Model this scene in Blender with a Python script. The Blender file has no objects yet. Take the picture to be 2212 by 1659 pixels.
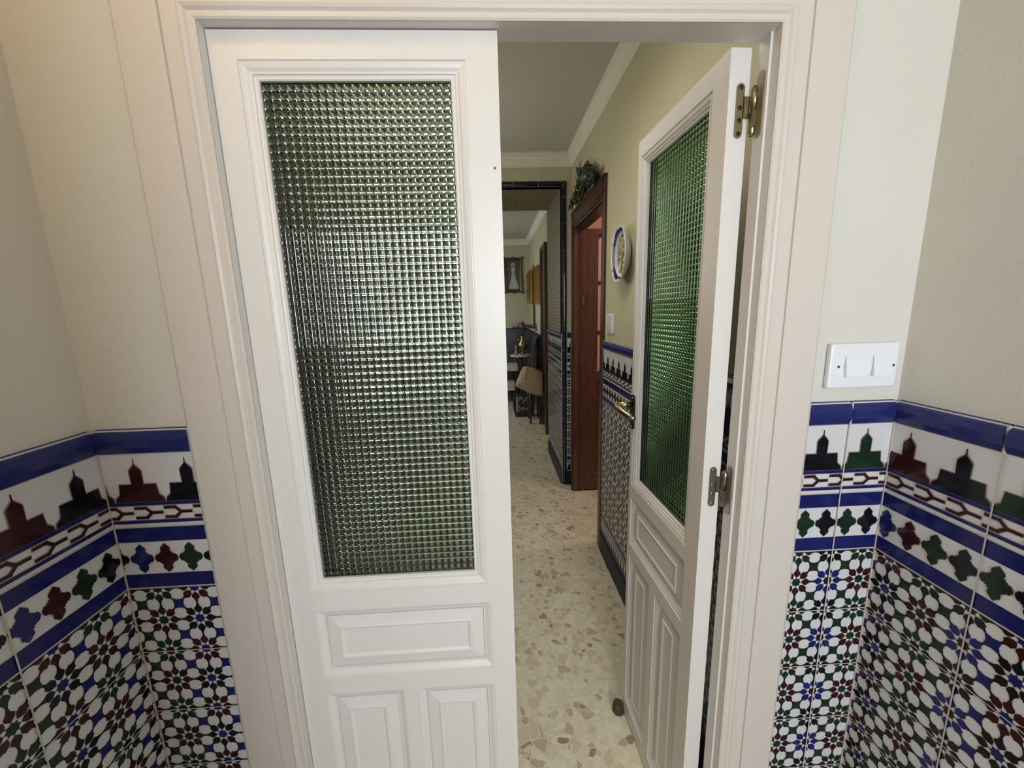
import bpy, math, random
from math import sin, cos, pi, sqrt
from mathutils import Matrix, Vector
random.seed(7)
scene = bpy.context.scene
col = scene.collection

# ------------------------------------------------------------------ units
# everything is authored in "u" relative to the camera; 1 u = 0.775 m, camera 1.55 m above the floor
S = 0.775
H = 1.55
FL = -2.0                      # floor level in u
def W(p): return Vector((p[0]*S, p[1]*S, H + p[2]*S))

# ------------------------------------------------------------------ camera
yaw, pitch, roll = 0.0454, 0.1860, -0.0268
F = Vector((sin(yaw)*cos(pitch), cos(yaw)*cos(pitch), -sin(pitch)))
Rt = Vector((cos(yaw), -sin(yaw), 0)); Up = Rt.cross(F)
R2 = Rt*cos(roll) + Up*sin(roll); U2 = Up*cos(roll) - Rt*sin(roll)
cam_data = bpy.data.cameras.new('camera')
cam_data.sensor_width = 36; cam_data.lens = 855.2/2212*36
cam_data.clip_start = 0.01
cam = bpy.data.objects.new('camera', cam_data); col.objects.link(cam)
m = Matrix((R2, U2, -F)).transposed().to_4x4(); m.translation = W((0, 0, 0))
cam.matrix_world = m
scene.camera = cam

# ------------------------------------------------------------------ colour management, world, lights
scene.view_settings.view_transform = 'Standard'
scene.view_settings.look = 'None'
scene.view_settings.gamma = 1
scene.view_settings.exposure = 0.0
scene.view_settings.use_curve_mapping = False
scene.cycles.use_denoising = True
scene.cycles.adaptive_threshold = 0.02
scene.cycles.max_bounces = 14
scene.cycles.transmission_bounces = 10
scene.cycles.diffuse_bounces = 5
scene.cycles.glossy_bounces = 4
scene.cycles.sample_clamp_indirect = 4
scene.cycles.caustics_refractive = False
scene.cycles.caustics_reflective = False
wd = bpy.data.worlds.new('world'); scene.world = wd; wd.use_nodes = True
wd.node_tree.nodes['Background'].inputs[0].default_value = (0.62, 0.75, 1.0, 1)
wd.node_tree.nodes['Background'].inputs[1].default_value = 1.0

def area(name, loc, target, sx, sy, power, color, spread=180):
    l = bpy.data.lights.new(name, 'AREA'); l.shape = 'RECTANGLE'; l.size = sx*S; l.size_y = sy*S
    l.energy = power; l.color = color; l.spread = math.radians(spread)
    o = bpy.data.objects.new(name, l); col.objects.link(o)
    o.location = W(loc)
    d = W(target) - W(loc)
    o.rotation_euler = d.to_track_quat('-Z', 'Y').to_euler()
    return o
# daylight through the lobby window behind the camera, and the lobby's warm ceiling lamp
area('lobby_window_light', (0.46, -2.52, 0.25), (0.46, 1, -0.20), 1.1, 1.2, 47, (0.82, 0.895, 0.99))
area('lobby_ceiling_light', (-0.78, 0.25, 1.42), (-0.80, 0.4, -1), 0.3, 0.3, 2.4, (1.0, 0.70, 0.36))
# added hall fill; daylight of the side room and of the far room
area('hall_fill_light', (0.02, 1.90, 1.455), (0.02, 1.901, -1), 0.7, 1.1, 6.5, (1.0, 0.95, 0.85), 130)  # fill for the hall floor, paired with the added ceiling panel
area('side_room_light', (2.0, 3.2, 1.2), (1.3, 4.1, -0.3), 0.5, 0.5, 9, (1.0, 0.86, 0.76))
area('far_room_light', (-1.45, 7.0, 0.3), (0.5, 7.5, -0.6), 1.2, 1.4, 8, (1.0, 0.96, 0.86))

# ------------------------------------------------------------------ materials
def lin(c):
    return tuple(((x/255)/12.92 if x/255 <= 0.04045 else ((x/255+0.055)/1.055)**2.4) for x in c) + (1,)
def mat(name, rgb, rough=0.5, metal=0, bump=0, bscale=60, var=0, vscale=6, coat=0, spec=0.5, stretch=None):
    m = bpy.data.materials.new(name); m.use_nodes = True; nt = m.node_tree
    b = nt.nodes['Principled BSDF']
    c = lin(rgb)
    b.inputs['Base Color'].default_value = c; b.inputs['Roughness'].default_value = rough
    b.inputs['Metallic'].default_value = metal; b.inputs['Coat Weight'].default_value = coat
    b.inputs['Specular IOR Level'].default_value = spec
    tc = None
    def coord(sc):
        nonlocal tc
        if tc is None: tc = nt.nodes.new('ShaderNodeTexCoord')
        out = tc.outputs['Object']
        if stretch:
            mp = nt.nodes.new('ShaderNodeMapping'); mp.inputs['Scale'].default_value = stretch
            nt.links.new(out, mp.inputs['Vector']); out = mp.outputs[0]
        n = nt.nodes.new('ShaderNodeTexNoise'); n.inputs['Scale'].default_value = sc; n.inputs['Detail'].default_value = 4
        nt.links.new(out, n.inputs['Vector']); return n
    if bump:
        n = coord(bscale); bp = nt.nodes.new('ShaderNodeBump'); bp.inputs['Strength'].default_value = bump
        bp.inputs['Distance'].default_value = 0.002
        nt.links.new(n.outputs[0], bp.inputs['Height']); nt.links.new(bp.outputs[0], b.inputs['Normal'])
    if var:
        n = coord(vscale); r = nt.nodes.new('ShaderNodeValToRGB')
        r.color_ramp.elements[0].position = 0.3; r.color_ramp.elements[1].position = 0.7
        r.color_ramp.elements[0].color = tuple(x*(1-var) for x in c[:3])+(1,)
        r.color_ramp.elements[1].color = tuple(min(1, x*(1+var)) for x in c[:3])+(1,)
        nt.links.new(n.outputs[0], r.inputs[0]); nt.links.new(r.outputs[0], b.inputs['Base Color'])
    return m
def emit(name, rgb, strength):
    m = bpy.data.materials.new(name); m.use_nodes = True; nt = m.node_tree
    b = nt.nodes['Principled BSDF']; b.inputs['Base Color'].default_value = lin(rgb)
    b.inputs['Emission Color'].default_value = lin(rgb); b.inputs['Emission Strength'].default_value = strength
    return m
def glass(name, rgb, rough=0.0):
    m = bpy.data.materials.new(name); m.use_nodes = True; nt = m.node_tree
    b = nt.nodes['Principled BSDF']; b.inputs['Base Color'].default_value = rgb+(1,)
    b.inputs['Transmission Weight'].default_value = 1; b.inputs['Roughness'].default_value = rough; b.inputs['IOR'].default_value = 1.5
    return m

M = {}
M['plaster'] = mat('lobby plaster', (208, 204, 195), 0.75, bump=0.25, bscale=90, var=0.03, vscale=3)
M['hall_plaster'] = mat('hall plaster', (188, 183, 154), 0.6, bump=0.3, bscale=90, var=0.04, vscale=3)
M['ceiling'] = mat('ceiling paint', (184, 184, 172), 0.8)
M['cornice'] = mat('cornice plaster', (222, 220, 206), 0.6)
M['paint'] = mat('white gloss paint', (218, 213, 208), 0.38, bump=0.12, bscale=40, stretch=(6, 6, 0.6))
M['casing'] = mat('casing paint', (207, 198, 190), 0.42, bump=0.12, bscale=50, stretch=(5, 5, 0.5))
M['cream'] = mat('cream tile glaze', (206, 204, 206), 0.16, spec=0.35)
M['black'] = mat('black tile glaze', (16, 18, 26), 0.14, spec=0.25)
M['maroon'] = mat('maroon tile glaze', (50, 20, 25), 0.14, spec=0.25)
M['green'] = mat('green tile glaze', (25, 44, 32), 0.14, spec=0.25)
M['blue'] = mat('blue tile glaze', (27, 31, 90), 0.14, spec=0.25, var=0.12, vscale=25)
M['grout'] = mat('grout', (186, 180, 170), 0.7)
M['outline'] = mat('glaze outline', (134, 116, 106), 0.2)
M['capblue'] = mat('blue cap tile glaze', (34, 41, 98), 0.16, spec=0.3, bump=0.3, bscale=14, var=0.12, vscale=20)
M['navy'] = mat('blue black glaze', (14, 18, 36), 0.08)
M['skirt'] = mat('dark skirting glaze', (32, 36, 60), 0.45, spec=0.2)
M['brass'] = mat('aged brass', (152, 142, 112), 0.32, 1)
M['brass_dark'] = mat('dark brass', (70, 58, 40), 0.35, 0.9)
M['steel'] = mat('dull steel', (150, 140, 128), 0.35, 1)
M['plastic'] = mat('switch plastic', (226, 228, 234), 0.3)
M['dark'] = mat('dark hole', (40, 38, 36), 0.6)
M['wood'] = mat('mahogany', (88, 56, 44), 0.32, var=0.3, vscale=10, stretch=(6, 6, 0.5), coat=0.3)
M['wood_dark'] = mat('dark walnut', (66, 46, 36), 0.35, var=0.3, vscale=12, stretch=(6, 6, 0.6))
M['pink_wall'] = mat('pink plaster', (200, 150, 130), 0.8)
M['slate'] = mat('slate dado', (62, 64, 70), 0.3, var=0.15, vscale=5)
M['gold'] = mat('gold leaf', (190, 140, 50), 0.25, 1)
M['silver_frame'] = mat('antiqued frame', (92, 78, 66), 0.35, 0.6)
M['canvas'] = mat('portrait ground', (74, 80, 82), 0.5, var=0.25, vscale=9)
M['dress'] = mat('portrait dress', (176, 180, 176), 0.5, var=0.12, vscale=25)
M['skin'] = mat('portrait skin', (150, 128, 112), 0.5)
M['petal'] = mat('dusty pink petals', (176, 140, 150), 0.7, var=0.2, vscale=40)
M['leaf'] = mat('dark leaves', (38, 52, 34), 0.5, var=0.3, vscale=30)
M['fruit_dark'] = mat('dark red fruit', (62, 26, 30), 0.3)
M['fruit_green'] = mat('dark green fruit', (36, 50, 44), 0.3)
M['fruit_ochre'] = mat('ochre fruit', (128, 112, 74), 0.5)
M['linen'] = mat('beige canvas cloth', (186, 168, 136), 0.9, bump=0.4, bscale=150)
M['tan_strap'] = mat('tan strap', (110, 88, 62), 0.7)
M['lace'] = mat('white lace', (190, 186, 174), 0.8, bump=0.5, bscale=120, var=0.2, vscale=60)
M['figurine'] = mat('pink figurine', (178, 116, 116), 0.4)
M['doorstop'] = mat('brown rubber', (74, 58, 42), 0.6)
M['china'] = mat('white china', (205, 206, 212), 0.15)
M['china_blue'] = mat('cobalt china', (38, 44, 92), 0.15)
M['bagdark'] = mat('black bag cloth', (34, 34, 36), 0.6)
M['sky'] = emit('daylight sky', (236, 244, 248), 2.5)
M['sky_hall'] = emit('bright frosted daylight', (255, 252, 240), 2.6)
M['panel_glow'] = emit('added panel glow', (255, 246, 226), 1.5)  # glow of the added hall panel
M['lamp'] = emit('lamp glow', (255, 214, 160), 5.0)
M['glass_l'] = glass('cross reeded glass', (0.54, 0.67, 0.59))
M['glass_r'] = glass('green cross reeded glass', (0.33, 0.66, 0.37))
M['glass_brown'] = mat('frosted rose glass', (206, 168, 156), 0.25, bump=1.0, bscale=120, var=0.15, vscale=60)

def passage_mat():
    m = bpy.data.materials.new('arabesque tile'); m.use_nodes = True; nt = m.node_tree; b = nt.nodes['Principled BSDF']
    tc = nt.nodes.new('ShaderNodeTexCoord'); mp = nt.nodes.new('ShaderNodeMapping'); mp.inputs['Scale'].default_value = (1, 1, 1)
    v = nt.nodes.new('ShaderNodeTexVoronoi'); v.feature = 'DISTANCE_TO_EDGE'; v.inputs['Scale'].default_value = 34; v.inputs['Randomness'].default_value = 0.45
    r = nt.nodes.new('ShaderNodeValToRGB'); r.color_ramp.interpolation = 'CONSTANT'
    r.color_ramp.elements[0].color = lin((92, 84, 62)); r.color_ramp.elements[1].color = lin((158, 148, 120)); r.color_ramp.elements[1].position = 0.16
    e = r.color_ramp.elements.new(0.36); e.color = lin((112, 100, 74))
    nt.links.new(tc.outputs['Object'], mp.inputs[0]); nt.links.new(mp.outputs[0], v.inputs['Vector'])
    nt.links.new(v.outputs['Distance'], r.inputs[0]); nt.links.new(r.outputs[0], b.inputs['Base Color'])
    b.inputs['Roughness'].default_value = 0.42; b.inputs['Specular IOR Level'].default_value = 0.25
    return m
M['arabesque'] = passage_mat()

def terrazzo():
    m = bpy.data.materials.new('terrazzo'); m.use_nodes = True; nt = m.node_tree; b = nt.nodes['Principled BSDF']
    N = nt.nodes.new; L = nt.links.new
    tc = N('ShaderNodeTexCoord')
    wn = N('ShaderNodeTexNoise'); wn.inputs['Scale'].default_value = 9
    L(tc.outputs['Object'], wn.inputs['Vector'])
    wadd = N('ShaderNodeMixRGB'); wadd.blend_type = 'LINEAR_LIGHT'; wadd.inputs[0].default_value = 0.02
    L(tc.outputs['Object'], wadd.inputs[1]); L(wn.outputs['Color'], wadd.inputs[2])
    prev = None
    base = N('ShaderNodeValToRGB'); nz = N('ShaderNodeTexNoise'); nz.inputs['Scale'].default_value = 45; nz.inputs['Detail'].default_value = 6
    L(tc.outputs['Object'], nz.inputs['Vector']); L(nz.outputs[0], base.inputs[0])
    base.color_ramp.elements[0].position = 0.3; base.color_ramp.elements[0].color = lin((206, 196, 170))
    base.color_ramp.elements[1].position = 0.65; base.color_ramp.elements[1].color = lin((224, 217, 194))
    prev = base.outputs[0]
    for scl, thr, cols in ((20, 0.50, [(0, (216, 206, 180)), (0.34, (222, 214, 192)), (0.62, (204, 192, 166)), (0.86, (188, 172, 146)), (0.95, (170, 142, 116)), (0.985, (140, 114, 90))]),
                           (40, 0.34, [(0, (214, 204, 178)), (0.5, (202, 190, 164)), (0.78, (182, 168, 142)), (0.95, (156, 134, 112))])):
        mp = N('ShaderNodeMapping'); mp.inputs['Location'].default_value = (scl, 2.3*scl, 0)
        L(wadd.outputs[0], mp.inputs[0])
        v = N('ShaderNodeTexVoronoi'); v.inputs['Scale'].default_value = scl
        ve = N('ShaderNodeTexVoronoi'); ve.feature = 'DISTANCE_TO_EDGE'; ve.inputs['Scale'].default_value = scl
        L(mp.outputs[0], v.inputs['Vector']); L(mp.outputs[0], ve.inputs['Vector'])
        sep = N('ShaderNodeSeparateColor'); L(v.outputs['Color'], sep.inputs[0])
        cr = N('ShaderNodeValToRGB'); cr.color_ramp.interpolation = 'CONSTANT'
        cr.color_ramp.elements[0].color = lin(cols[0][1]); cr.color_ramp.elements[1].position = cols[1][0]; cr.color_ramp.elements[1].color = lin(cols[1][1])
        for p, c in cols[2:]:
            e = cr.color_ramp.elements.new(p); e.color = lin(c)
        L(sep.outputs[0], cr.inputs[0])
        g = N('ShaderNodeMath'); g.operation = 'GREATER_THAN'; g.inputs[1].default_value = 0.045; L(ve.outputs['Distance'], g.inputs[0])
        g2 = N('ShaderNodeMath'); g2.operation = 'LESS_THAN'; g2.inputs[1].default_value = thr; L(sep.outputs[1], g2.inputs[0])
        mu = N('ShaderNodeMath'); mu.operation = 'MULTIPLY'; L(g.outputs[0], mu.inputs[0]); L(g2.outputs[0], mu.inputs[1])
        mx = N('ShaderNodeMixRGB'); L(mu.outputs[0], mx.inputs[0]); L(prev, mx.inputs[1]); L(cr.outputs[0], mx.inputs[2])
        prev = mx.outputs[0]
    L(prev, b.inputs['Base Color']); b.inputs['Roughness'].default_value = 0.3
    return m
M['terrazzo'] = terrazzo()

def plate_paint():
    m = bpy.data.materials.new('painted china centre'); m.use_nodes = True; nt = m.node_tree; b = nt.nodes['Principled BSDF']
    tc = nt.nodes.new('ShaderNodeTexCoord'); v = nt.nodes.new('ShaderNodeTexVoronoi'); v.inputs['Scale'].default_value = 75
    s = nt.nodes.new('ShaderNodeSeparateColor'); r = nt.nodes.new('ShaderNodeValToRGB'); r.color_ramp.interpolation = 'CONSTANT'
    nt.links.new(tc.outputs['Object'], v.inputs['Vector']); nt.links.new(v.outputs['Color'], s.inputs[0]); nt.links.new(s.outputs[0], r.inputs[0])
    cs = [(0, (120, 132, 84)), (0.2, (176, 172, 150)), (0.38, (140, 110, 72)), (0.55, (196, 192, 176)), (0.72, (104, 120, 76)), (0.85, (150, 76, 62)), (0.94, (84, 88, 66))]
    r.color_ramp.elements[0].color = lin(cs[0][1]); r.color_ramp.elements[1].position = cs[1][0]; r.color_ramp.elements[1].color = lin(cs[1][1])
    for p, c in cs[2:]:
        e = r.color_ramp.elements.new(p); e.color = lin(c)
    nt.links.new(r.outputs[0], b.inputs['Base Color']); b.inputs['Roughness'].default_value = 0.15
    return m
M['plate_paint'] = plate_paint()

# ------------------------------------------------------------------ mesh builder (all coordinates in u)
class MB:
    def __init__(s): s.v = []; s.f = []; s.m = []; s.mats = []; s.smooth = []
    def mi(s, k):
        if k not in s.mats: s.mats.append(k)
        return s.mats.index(k)
    def poly(s, pts, k, smooth=False):
        n = len(s.v); s.v += [tuple(p) for p in pts]; s.f.append(tuple(range(n, n+len(pts)))); s.m.append(s.mi(k)); s.smooth.append(smooth)
    def mesh(s, vs, fs, k, smooth=False):
        n = len(s.v); s.v += [tuple(p) for p in vs]; i = s.mi(k)
        for f in fs: s.f.append(tuple(n+a for a in f)); s.m.append(i); s.smooth.append(smooth)
    def box(s, a, b, k, tf=None):
        x0, y0, z0 = a; x1, y1, z1 = b
        v = [(x0, y0, z0), (x1, y0, z0), (x1, y1, z0), (x0, y1, z0), (x0, y0, z1), (x1, y0, z1), (x1, y1, z1), (x0, y1, z1)]
        if tf: v = [tf(*p) for p in v]
        s.mesh(v, [(0, 3, 2, 1), (4, 5, 6, 7), (0, 1, 5, 4), (1, 2, 6, 5), (2, 3, 7, 6), (3, 0, 4, 7)], k)
    def tube(s, pts, r, k, n=10, cap=True, smooth=True):
        pts = [Vector(p) for p in pts]; rs = r if isinstance(r, (list, tuple)) else [r]*len(pts)
        rings = []; ref = None
        for i, p in enumerate(pts):
            d = (pts[min(i+1, len(pts)-1)] - pts[max(i-1, 0)]).normalized()
            if ref is None: ref = Vector((0, 0, 1)) if abs(d.z) < 0.9 else Vector((1, 0, 0))
            a = d.cross(ref).normalized(); c = d.cross(a).normalized(); ref = -c if False else ref
            rings.append([p + a*rs[i]*cos(2*pi*j/n) + c*rs[i]*sin(2*pi*j/n) for j in range(n)])
        vs = [q for rg in rings for q in rg]; fs = []
        for i in range(len(pts)-1):
            for j in range(n): fs.append((i*n+j, i*n+(j+1) % n, (i+1)*n+(j+1) % n, (i+1)*n+j))
        if cap: fs.append(tuple(range(n))[::-1]); fs.append(tuple((len(pts)-1)*n+j for j in range(n)))
        s.mesh(vs, fs, k, smooth)
    def lathe(s, c, prof, k, n=20, axis='z', smooth=True, sx=1, sy=1):
        vs = []; fs = []
        for r, h in prof:
            for j in range(n):
                a = 2*pi*j/n; x, y = r*cos(a)*sx, r*sin(a)*sy
                p = (x, y, h) if axis == 'z' else ((h, x, y) if axis == 'x' else (x, h, y))
                vs.append((c[0]+p[0], c[1]+p[1], c[2]+p[2]))
        for i in range(len(prof)-1):
            for j in range(n): fs.append((i*n+j, i*n+(j+1) % n, (i+1)*n+(j+1) % n, (i+1)*n+j))
        fs.append(tuple(range(n))[::-1]); fs.append(tuple((len(prof)-1)*n+j for j in range(n)))
        s.mesh(vs, fs, k, smooth)
    def ball(s, c, r, k, n=12, sc=(1, 1, 1), noise=0):
        vs = []; fs = []
        m_ = n//2
        for i in range(m_+1):
            t = pi*i/m_
            for j in range(n):
                a = 2*pi*j/n; q = 1 + noise*(random.random()-0.5)
                vs.append((c[0]+r*sc[0]*sin(t)*cos(a)*q, c[1]+r*sc[1]*sin(t)*sin(a)*q, c[2]+r*sc[2]*cos(t)*q))
        for i in range(m_):
            for j in range(n): fs.append((i*n+j, (i+1)*n+j, (i+1)*n+(j+1) % n, i*n+(j+1) % n))
        s.mesh(vs, fs, k, True)
    def build(s, name, parent=None, origin=None, weld=False, bevel=0):
        me = bpy.data.meshes.new(name); pts = [W(p) for p in s.v]
        if origin is None:
            lo = [min(p[i] for p in pts) for i in range(3)]; hi = [max(p[i] for p in pts) for i in range(3)]
            o0 = Vector(((lo[0]+hi[0])/2, (lo[1]+hi[1])/2, lo[2]))
        else: o0 = W(origin)
        me.from_pydata([tuple(p-o0) for p in pts], [], s.f)
        for k in s.mats: me.materials.append(M[k])
        me.polygons.foreach_set('material_index', s.m); me.polygons.foreach_set('use_smooth', s.smooth)
        me.update()
        o = bpy.data.objects.new(name, me); col.objects.link(o)
        if parent is not None:
            o.parent = parent; o.location = o0 - wl(parent)
        else: o.location = o0
        if bevel:
            b = o.modifiers.new('bevel', 'BEVEL'); b.width = bevel; b.segments = 2; b.limit_method = 'ANGLE'
        return o
def wl(o):
    v = Vector((0, 0, 0))
    while o is not None: v += Vector(o.location); o = o.parent
    return v
def tag(o, label=None, cat=None, group=None, kind=None):
    if label: o['label'] = label
    if cat: o['category'] = cat
    if group: o['group'] = group
    if kind: o['kind'] = kind
    return o
def empty(name, loc):
    o = bpy.data.objects.new(name, None); o.empty_display_size = 0.05; o.location = W(loc); col.objects.link(o); return o
def struct(o): o['kind'] = 'structure'; return o

# ------------------------------------------------------------------ tile panels
def clip(poly, a0, a1, b0, b1):
    def cut(P, f):
        out = []
        for i in range(len(P)):
            p, q = P[i], P[(i+1) % len(P)]; dp, dq = f(p), f(q)
            if dp >= 0: out.append(p)
            if (dp >= 0) != (dq >= 0):
                t = dp/(dp-dq); out.append((p[0]+(q[0]-p[0])*t, p[1]+(q[1]-p[1])*t))
        return out
    for f in (lambda p: p[0]-a0, lambda p: a1-p[0], lambda p: p[1]-b0, lambda p: b1-p[1]):
        poly = cut(poly, f)
        if len(poly) < 3: return None
    return poly
def star_polys(cx, cz, px, pz):
    out = []
    def T(x, z): return (cx+x*px, cz+z*pz)
    c = []
    for k in range(16):
        r = 0.158 if k % 2 == 0 else 0.112
        c.append(T(r*cos(k*pi/8), r*sin(k*pi/8)))
    out.append(('c', c))
    hx_ = [(0.205, 0.058), (0.248, 0.096), (0.302, 0.112), (0.342, 0.104), (0.362, 0.074), (0.400, 0.050), (0.45, 0.034), (0.5, 0.024)]
    hd_ = [(0.205, 0.058), (0.248, 0.096), (0.302, 0.114), (0.342, 0.100), (0.380, 0.112), (0.400, 0.070), (0.43, 0.040), (0.50, 0.020)]
    ax = [(0.160, 0)] + hx_ + [(x, -z) for x, z in hx_[::-1]]
    dg = [(0.160, 0)] + hd_ + [(x, -z) for x, z in hd_[::-1]]
    for k in range(8):
        a = k*pi/4; src = ax if k % 2 == 0 else dg
        out.append(('p', [T(x*cos(a)-y*sin(a), x*sin(a)+y*cos(a)) for x, y in src]))
    q = 0.150; i_ = 0.128
    out.append(('s', [T(0.5+x, 0.5+z) for x, z in ((-q-.02, -q-.02), (0, -i_), (q+.02, -q-.02), (i_, 0), (q+.02, q+.02), (0, i_), (-q-.02, q+.02), (-i_, 0))]))
    return out
CROSS = [(0, 1), (.20, .86), (.40, .72), (.42, .58), (.34, .46), (.47, .45), (.49, .35), (.62, .33), (.64, .25), (.80, .27), (.93, .15), (1, 0)]
def cross_poly(cx, cz, hx, hz):
    P = []
    q = CROSS
    P += [(x, z) for x, z in q]; P += [(x, -z) for x, z in q[::-1][1:]]; P += [(-x, -z) for x, z in q[1:]]; P += [(-x, z) for x, z in q[::-1][1:-1]]
    return [(cx+x*hx, cz+z*hz) for x, z in P]
def mosque_poly(cx, zb, sgn, grow=0):
    g = grow
    half = [(0.0605+g, 0), (0.0590+g, 0.010+g), (0.0480+g, 0.020+g), (0.0450+g, 0.0485+g), (0.0145+g, 0.0485+g), (0.0150+g, 0.084+g), (0.011+g, 0.090+g), (0.0015, 0.101+g*1.6), (0.0009, 0.117)]
    P = [(x, z) for x, z in half] + [(-x, z) for x, z in half[::-1]]
    return [(cx+x, zb+z) for x, z in P]
def stroke(a, b, w):
    dx, dz = b[0]-a[0], b[1]-a[1]; l = sqrt(dx*dx+dz*dz) or 1; nx, nz = -dz/l*w/2, dx/l*w/2; ex, ez = dx/l*w/2, dz/l*w/2
    return [(a[0]-ex+nx, a[1]-ez+nz), (a[0]-ex-nx, a[1]-ez-nz), (b[0]+ex-nx, b[1]+ez-nz), (b[0]+ex+nx, b[1]+ez+nz)]

def tile_panel(name, fn, s0, s1, zbot, parent, ph, cols, top=-0.270, border=True, seam=None, skirting=False, upper=None, thick=0.010):
    """fn(s, z, h) maps along-wall s, height z and outward offset h to world u."""
    b = MB(); e = 0.0009
    def box(a0, a1, z0, z1, h0, h1, k):
        b.box((a0, z0, h0), (a1, z1, h1), k, lambda s, z, h: fn(s, z, h))
    def P(poly, k, lv=1, z0=zbot, z1=top):
        q = clip(poly, s0, s1, z0, z1)
        if q: b.poly([fn(x, z, thick+e*lv) for x, z in q], k)
    def R(z0, z1, k, lv=1): P([(s0, z0), (s1, z0), (s1, z1), (s0, z1)], k, lv)
    zf = -0.7150
    fb = zbot
    if skirting: fb = -1.665
    box(s0, s1, zbot, top-0.002, 0, thick, 'cream')
    if border:
        # cap tile, rounded
        prof = [(0.0, 0.0), (0.002, 0.006), (0.010, 0.016), (0.026, 0.022), (0.046, 0.020), (0.060, 0.014), (0.064, 0.010), (0.064, 0)]
        prof = [(top-0.004+0.004-z, h) for z, h in prof]
        edges = sorted(set([s0, s1] + [x for x in seam if s0 < x < s1]))
        for a, c in zip(edges[:-1], edges[1:]):
            a_, c_ = a+0.0022, c-0.0022
            for (z0, h0), (z1, h1) in zip(prof[:-1], prof[1:]):
                b.mesh([fn(a_, z0, h0), fn(c_, z0, h0), fn(c_, z1, h1), fn(a_, z1, h1)], [(0, 1, 2, 3)], 'capblue', True)
            for q in (a_, c_): b.poly([fn(q, z, h) for z, h in prof], 'capblue')
        for q in edges: box(q-0.0024, q+0.0024, top-0.064, top-0.002, 0, thick+0.006, 'grout')
        # mosque tile
        zb = -0.4645
        i = 0; x = ph['mosque']; pm = 0.1255*ph['dir']
        for i in range(-3, 60):
            c = x + i*pm
            if c < s0-0.07 or c > s1+0.07: continue
            k = cols['mosque'][i % len(cols['mosque'])]
            P(mosque_poly(c, zb, 1, 0.0022), 'outline', 1, -0.465, -0.336); P(mosque_poly(c, zb, 1), k, 2, -0.465, -0.336)
        R(-0.4740, -0.4655, 'blue', 2); R(-0.4655, -0.4640, 'outline', 1); R(-0.4760, -0.4740, 'outline', 1)
        # chain of Y links
        pc = 0.0735; zc = -0.4955; w = 0.0066
        c = x - 40*pc
        while c < s1+0.1:
            if c > s0-0.1:
                d = ph.get('cdir', 1)
                segs = [((c, zc), (c+d*0.024, zc)), ((c, zc), (c-d*0.014, zc+0.0135)), ((c, zc), (c-d*0.014, zc-0.0135)), ((c-d*0.014, zc+0.0135), (c-d*0.038, zc+0.0135)), ((c-d*0.014, zc-0.0135), (c-d*0.038, zc-0.0135))]
                for n_, (a_, b_) in enumerate(segs): P(stroke(a_, b_, w+0.0034), 'outline', 1+n_*0.12, -0.5135, -0.4765)
                for n_, (a_, b_) in enumerate(segs): P(stroke(a_, b_, w), 'maroon', 2+n_*0.12, -0.5135, -0.4765)
            c += pc
        R(-0.5240, -0.5165, 'blue', 2); R(-0.5255, -0.5150, 'outline', 1)
        R(-0.5365, -0.5340, 'grout', 1)
        R(-0.5780, -0.5375, 'blue', 1)
        x = ph['cross']; pm = 0.0627*ph['dir']
        for i in range(-6, 90):
            c = x + i*pm
            if c < s0-0.05 or c > s1+0.05: continue
            P(cross_poly(c, -0.6265, 0.0310, 0.0435), 'outline', 1); P(cross_poly(c, -0.6265, 0.0298, 0.0420), cols['cross'][i % len(cols['cross'])], 2)
        R(-0.7115, -0.6720, 'blue', 1)
        R(-0.7155, -0.7115, 'grout', 2)
    ztop_f = zf if border else top
    # field of eight-petal stars
    px = 0.0962*ph['dir']; pz = 0.0978; z0 = -0.8150
    kinds_even = ph.get('ke') or [('maroon', 'green'), ('black', 'blue'), ('maroon', 'green'), ('blue', 'maroon')]
    kinds_odd = ph.get('ko') or [('green', 'maroon'), ('maroon', 'blue'), ('green', 'black'), ('black', 'maroon')]
    jmax = int((z0-fb)/pz)+2
    n_up = 2 if border else int((top-z0)/pz)+2
    for i in range(-4, 60):
        cx = ph['star'] + i*px
        if cx < s0-0.1 or cx > s1+0.1: continue
        for j in range(-n_up, jmax):
            cz = z0 - j*pz
            kl = kinds_even if j % 2 == 0 else kinds_odd; kk = kl[i % len(kl)]; sq = ph.get('sq', ['blue', 'green'])
            for t, pl in star_polys(cx, cz, abs(px), pz):
                k = kk[0] if t == 'p' else kk[1] if t == 'c' else sq[i % len(sq)]
                q = clip(pl, s0, s1, fb, ztop_f)
                if q: b.poly([fn(x_, z_, thick+e) for x_, z_ in q], k)
    k = 0; z = ztop_f
    z = -0.9128
    while z > fb:
        R(z-0.0014, z+0.0014, 'grout', 3); z -= 0.1956
    for q in seam:
        if s0 < q < s1: P([(q-0.0018, zbot), (q+0.0018, zbot), (q+0.0018, top-0.06), (q-0.0018, top-0.06)], 'grout', 4)
    for q in (s0+0.002, s1-0.002): P([(q-0.002, zbot), (q+0.002, zbot), (q+0.002, top-0.06), (q-0.002, top-0.06)], 'grout', 4)
    if skirting:
        R(-1.705, -1.665, 'blue', 2)
        n = int((s1-s0)/0.055)+2
        for i in range(n):
            a = s0 + i*0.055
            P([(a, -1.825), (a+0.0275, -1.735), (a+0.055, -1.825)], 'black', 2)
            P([(a+0.0275, -1.72), (a, -1.815), (a+0.055, -1.815)], 'black', 2) if False else None
        R(-1.722, -1.705, 'cream', 1); R(-1.735, -1.722, 'black', 2)
        box(s0, s1, zbot, -1.835, thick, thick+0.012, 'skirt')
    return b.build(name, parent)

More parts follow.
